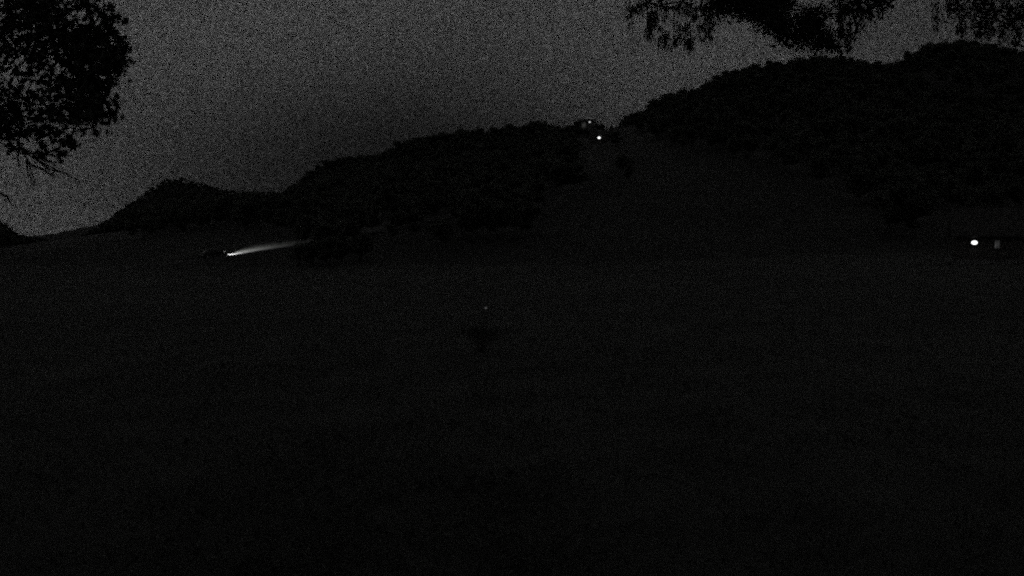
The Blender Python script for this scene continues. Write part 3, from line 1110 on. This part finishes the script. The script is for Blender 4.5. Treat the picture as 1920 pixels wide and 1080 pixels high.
trr, o0, r_ = near_tree('weeping_tree', 'near tree with drooping fine-leaved branches hanging in along the upper right',
                        right_base, right_base + Vector((-0.4, 0.3, 11.5)), RL,
                        ((8.0, 10.8, 10.8), (5.6, 4.2, 3.4), 210, 0.6), LANCE, LANCE_F, 0.075, MT['leaf_b'], 8, 0.26, 40.0)
# hanging strands with their leaves
strands = [(1182, 14, 46), (1196, 6, 30), (1219, 22, 72), (1214, 45, 74), (1229, 20, 52), (1236, 55, 96), (1250, 62, 92), (1262, 70, 92), (1270, 50, 84), (1286, 46, 95), (1296, 74, 94), (1312, 40, 72),
           (1324, 14, 66), (1334, 30, 82), (1304, 20, 36), (1572, 20, 92), (1592, 44, 86), (1606, 40, 75), (1757, 0, 58), (1556, 60, 96), (1530, 78, 96), (1800, 30, 62), (1850, 40, 76),
           (1878, 50, 82), (1908, 50, 88), (1832, 40, 68), (1780, 10, 30), (1648, 8, 34), (1628, 20, 40)]
for (x, ya, yb) in strands:
    d = random.uniform(10.6, 12)
    a = pt(x + random.uniform(-4, 4), ya - 45, d) - o0
    b = pt(x + random.uniform(-3, 5), yb, d) - o0
    pts = [a.lerp(b, t) + Vector((random.uniform(-.03, .03), random.uniform(-.03, .03), 0)) for t in (0, .25, .5, .75, 1)]
    twig = MB().tube(pts, [0.007, 0.006, 0.005, 0.004, 0.002], 5).build('hanging_twig', MT['bark'], trr)
    C = []
    n = int((yb - ya) * (0.5 if x in (1757, 1606) else 1.0)) + 4
    t0 = 45 / (yb - ya + 45)
    for k in range(n):
        t = random.uniform(t0, 1.02)
        p = a.lerp(b, t)
        C.append((p.x + random.gauss(0, .028), p.y + random.gauss(0, .028), p.z + random.gauss(0, .02)))
    link('leaves', leaf_cloud('leaves', np.array(C), 0.075, LANCE, LANCE_F, r_, droop=2.2), twig, MT['leaf_b'])

# ------------------------------------------------------------------ shrub and an invented light speck in the meadow
p = pt(900, 664, 100)
d_ = 4.5 / ((664 - 445) / FPX)
pos = pt(900, 664, d_)
sh = empty('shrub', gpt(pos.x, pos.y))
tag(sh, 'dark rounded shrub standing alone in the middle of the meadow', 'shrub')
r = np.random.default_rng(3)
mb = MB()
C = []
for k in range(16):
    c = ball(r, 1, (0, 0, 0.68), (0.85, 0.6, 0.42))[0]
    grow(mb, (0.05 * r.normal(), 0.05 * r.normal(), -0.05), c, 0.018, 0.005, r, n=4, seg=5)
    C.append(ball(r, 120, c, (0.34, 0.3, 0.24)))
mb.build('stems', MT['bark'], sh)
link('foliage', leaf_cloud('foliage', np.concatenate(C), 0.07, LANCE, LANCE_F, r), sh, MT['shrub'])

pos = pt(911, 590, 4.5 / ((590 - 445) / FPX))  # invented glowing marker for a stray bright speck, no lamp known here
g = gpt(pos.x, pos.y)
lp = pt(911, 584.5, pos.y)
hh = max(0.35, lp.z - g.z)
stk = empty('speck_marker', g)
tag(stk, 'invented tiny glowing marker in the grass above the lone shrub', 'light')
MB().tube([(0, 0, -0.1), (0, 0, hh - 0.05)], [0.014, 0.014], 8).build('stake', MT['metal'], stk)
MB().tube([(0, 0, hh - 0.05), (0, 0, hh + 0.05)], [0.05, 0.06], 12).build('lens', MT['stake'], stk)
MB().tube([(0, 0, hh + 0.05), (0, 0, hh + 0.075), (0, 0, hh + 0.09)], [0.075, 0.07, 0.01], 12).build('cap', MT['metal'], stk)

# ------------------------------------------------------------------ rough grass close to the camera
r = np.random.default_rng(77)
n = 46000
rad = 9 + 46 * r.uniform(0, 1, n) ** 0.8
ang = r.uniform(-0.66, 0.66, n)
X, Y = np.sin(ang) * rad, np.cos(ang) * rad
clump = fbm(X, Y, 0.9, 5) + fbm(X, Y, 2.3, 6)
keep = (clump + r.normal(0, 0.25, n) > -0.25) & (r.uniform(10, 56, n) > rad - 4)
X, Y, rad = X[keep], Y[keep], rad[keep]
Z = np.array([gz(a, b) for a, b in zip(X, Y)])
n = len(X)
hgt = r.uniform(0.06, 0.2, n) * (1 + 0.6 * clump[keep])
hgt = np.clip(hgt, 0.05, 0.34)
a = r.uniform(0, 6.28, n)
wv = np.stack([np.cos(a), np.sin(a), np.zeros(n)], 1) * (0.008 + 0.00035 * rad)[:, None]
lean = np.stack([r.normal(0, 0.45, n) * hgt, r.normal(0, 0.45, n) * hgt, hgt], 1)
B = np.stack([X, Y, Z - 0.02], 1)
V = np.stack([B - wv, B + wv, B + lean * 0.55 + wv * 0.7, B + lean * np.array([1.4, 1.4, 1.0])], 1).reshape(-1, 3)
F = np.arange(n * 4).reshape(-1, 4)
go_ = link('grass', np_mesh('grass', V, F), None, MT['blade'])
tag(go_, 'rough dark grass of the foreground meadow', 'grass', None, 'stuff')
r = np.random.default_rng(90)  # dark leaf patch added only to darken the near middle of the meadow
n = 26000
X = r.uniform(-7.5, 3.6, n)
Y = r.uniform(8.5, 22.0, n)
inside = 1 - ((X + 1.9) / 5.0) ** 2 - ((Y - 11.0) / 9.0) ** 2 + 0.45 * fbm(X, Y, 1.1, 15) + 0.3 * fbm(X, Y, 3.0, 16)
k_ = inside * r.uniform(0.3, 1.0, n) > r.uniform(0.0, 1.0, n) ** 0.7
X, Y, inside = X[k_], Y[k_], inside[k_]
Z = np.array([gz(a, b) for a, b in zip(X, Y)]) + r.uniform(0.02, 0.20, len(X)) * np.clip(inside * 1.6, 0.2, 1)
gc = link('darkening_leaves', leaf_cloud('darkening_leaves', np.stack([X, Y, Z], 1), 0.11, LANCE, LANCE_F, r), None, MT['shrub'])
tag(gc, 'leaf patch added to darken the bottom centre of the meadow', 'ground cover', None, 'stuff')
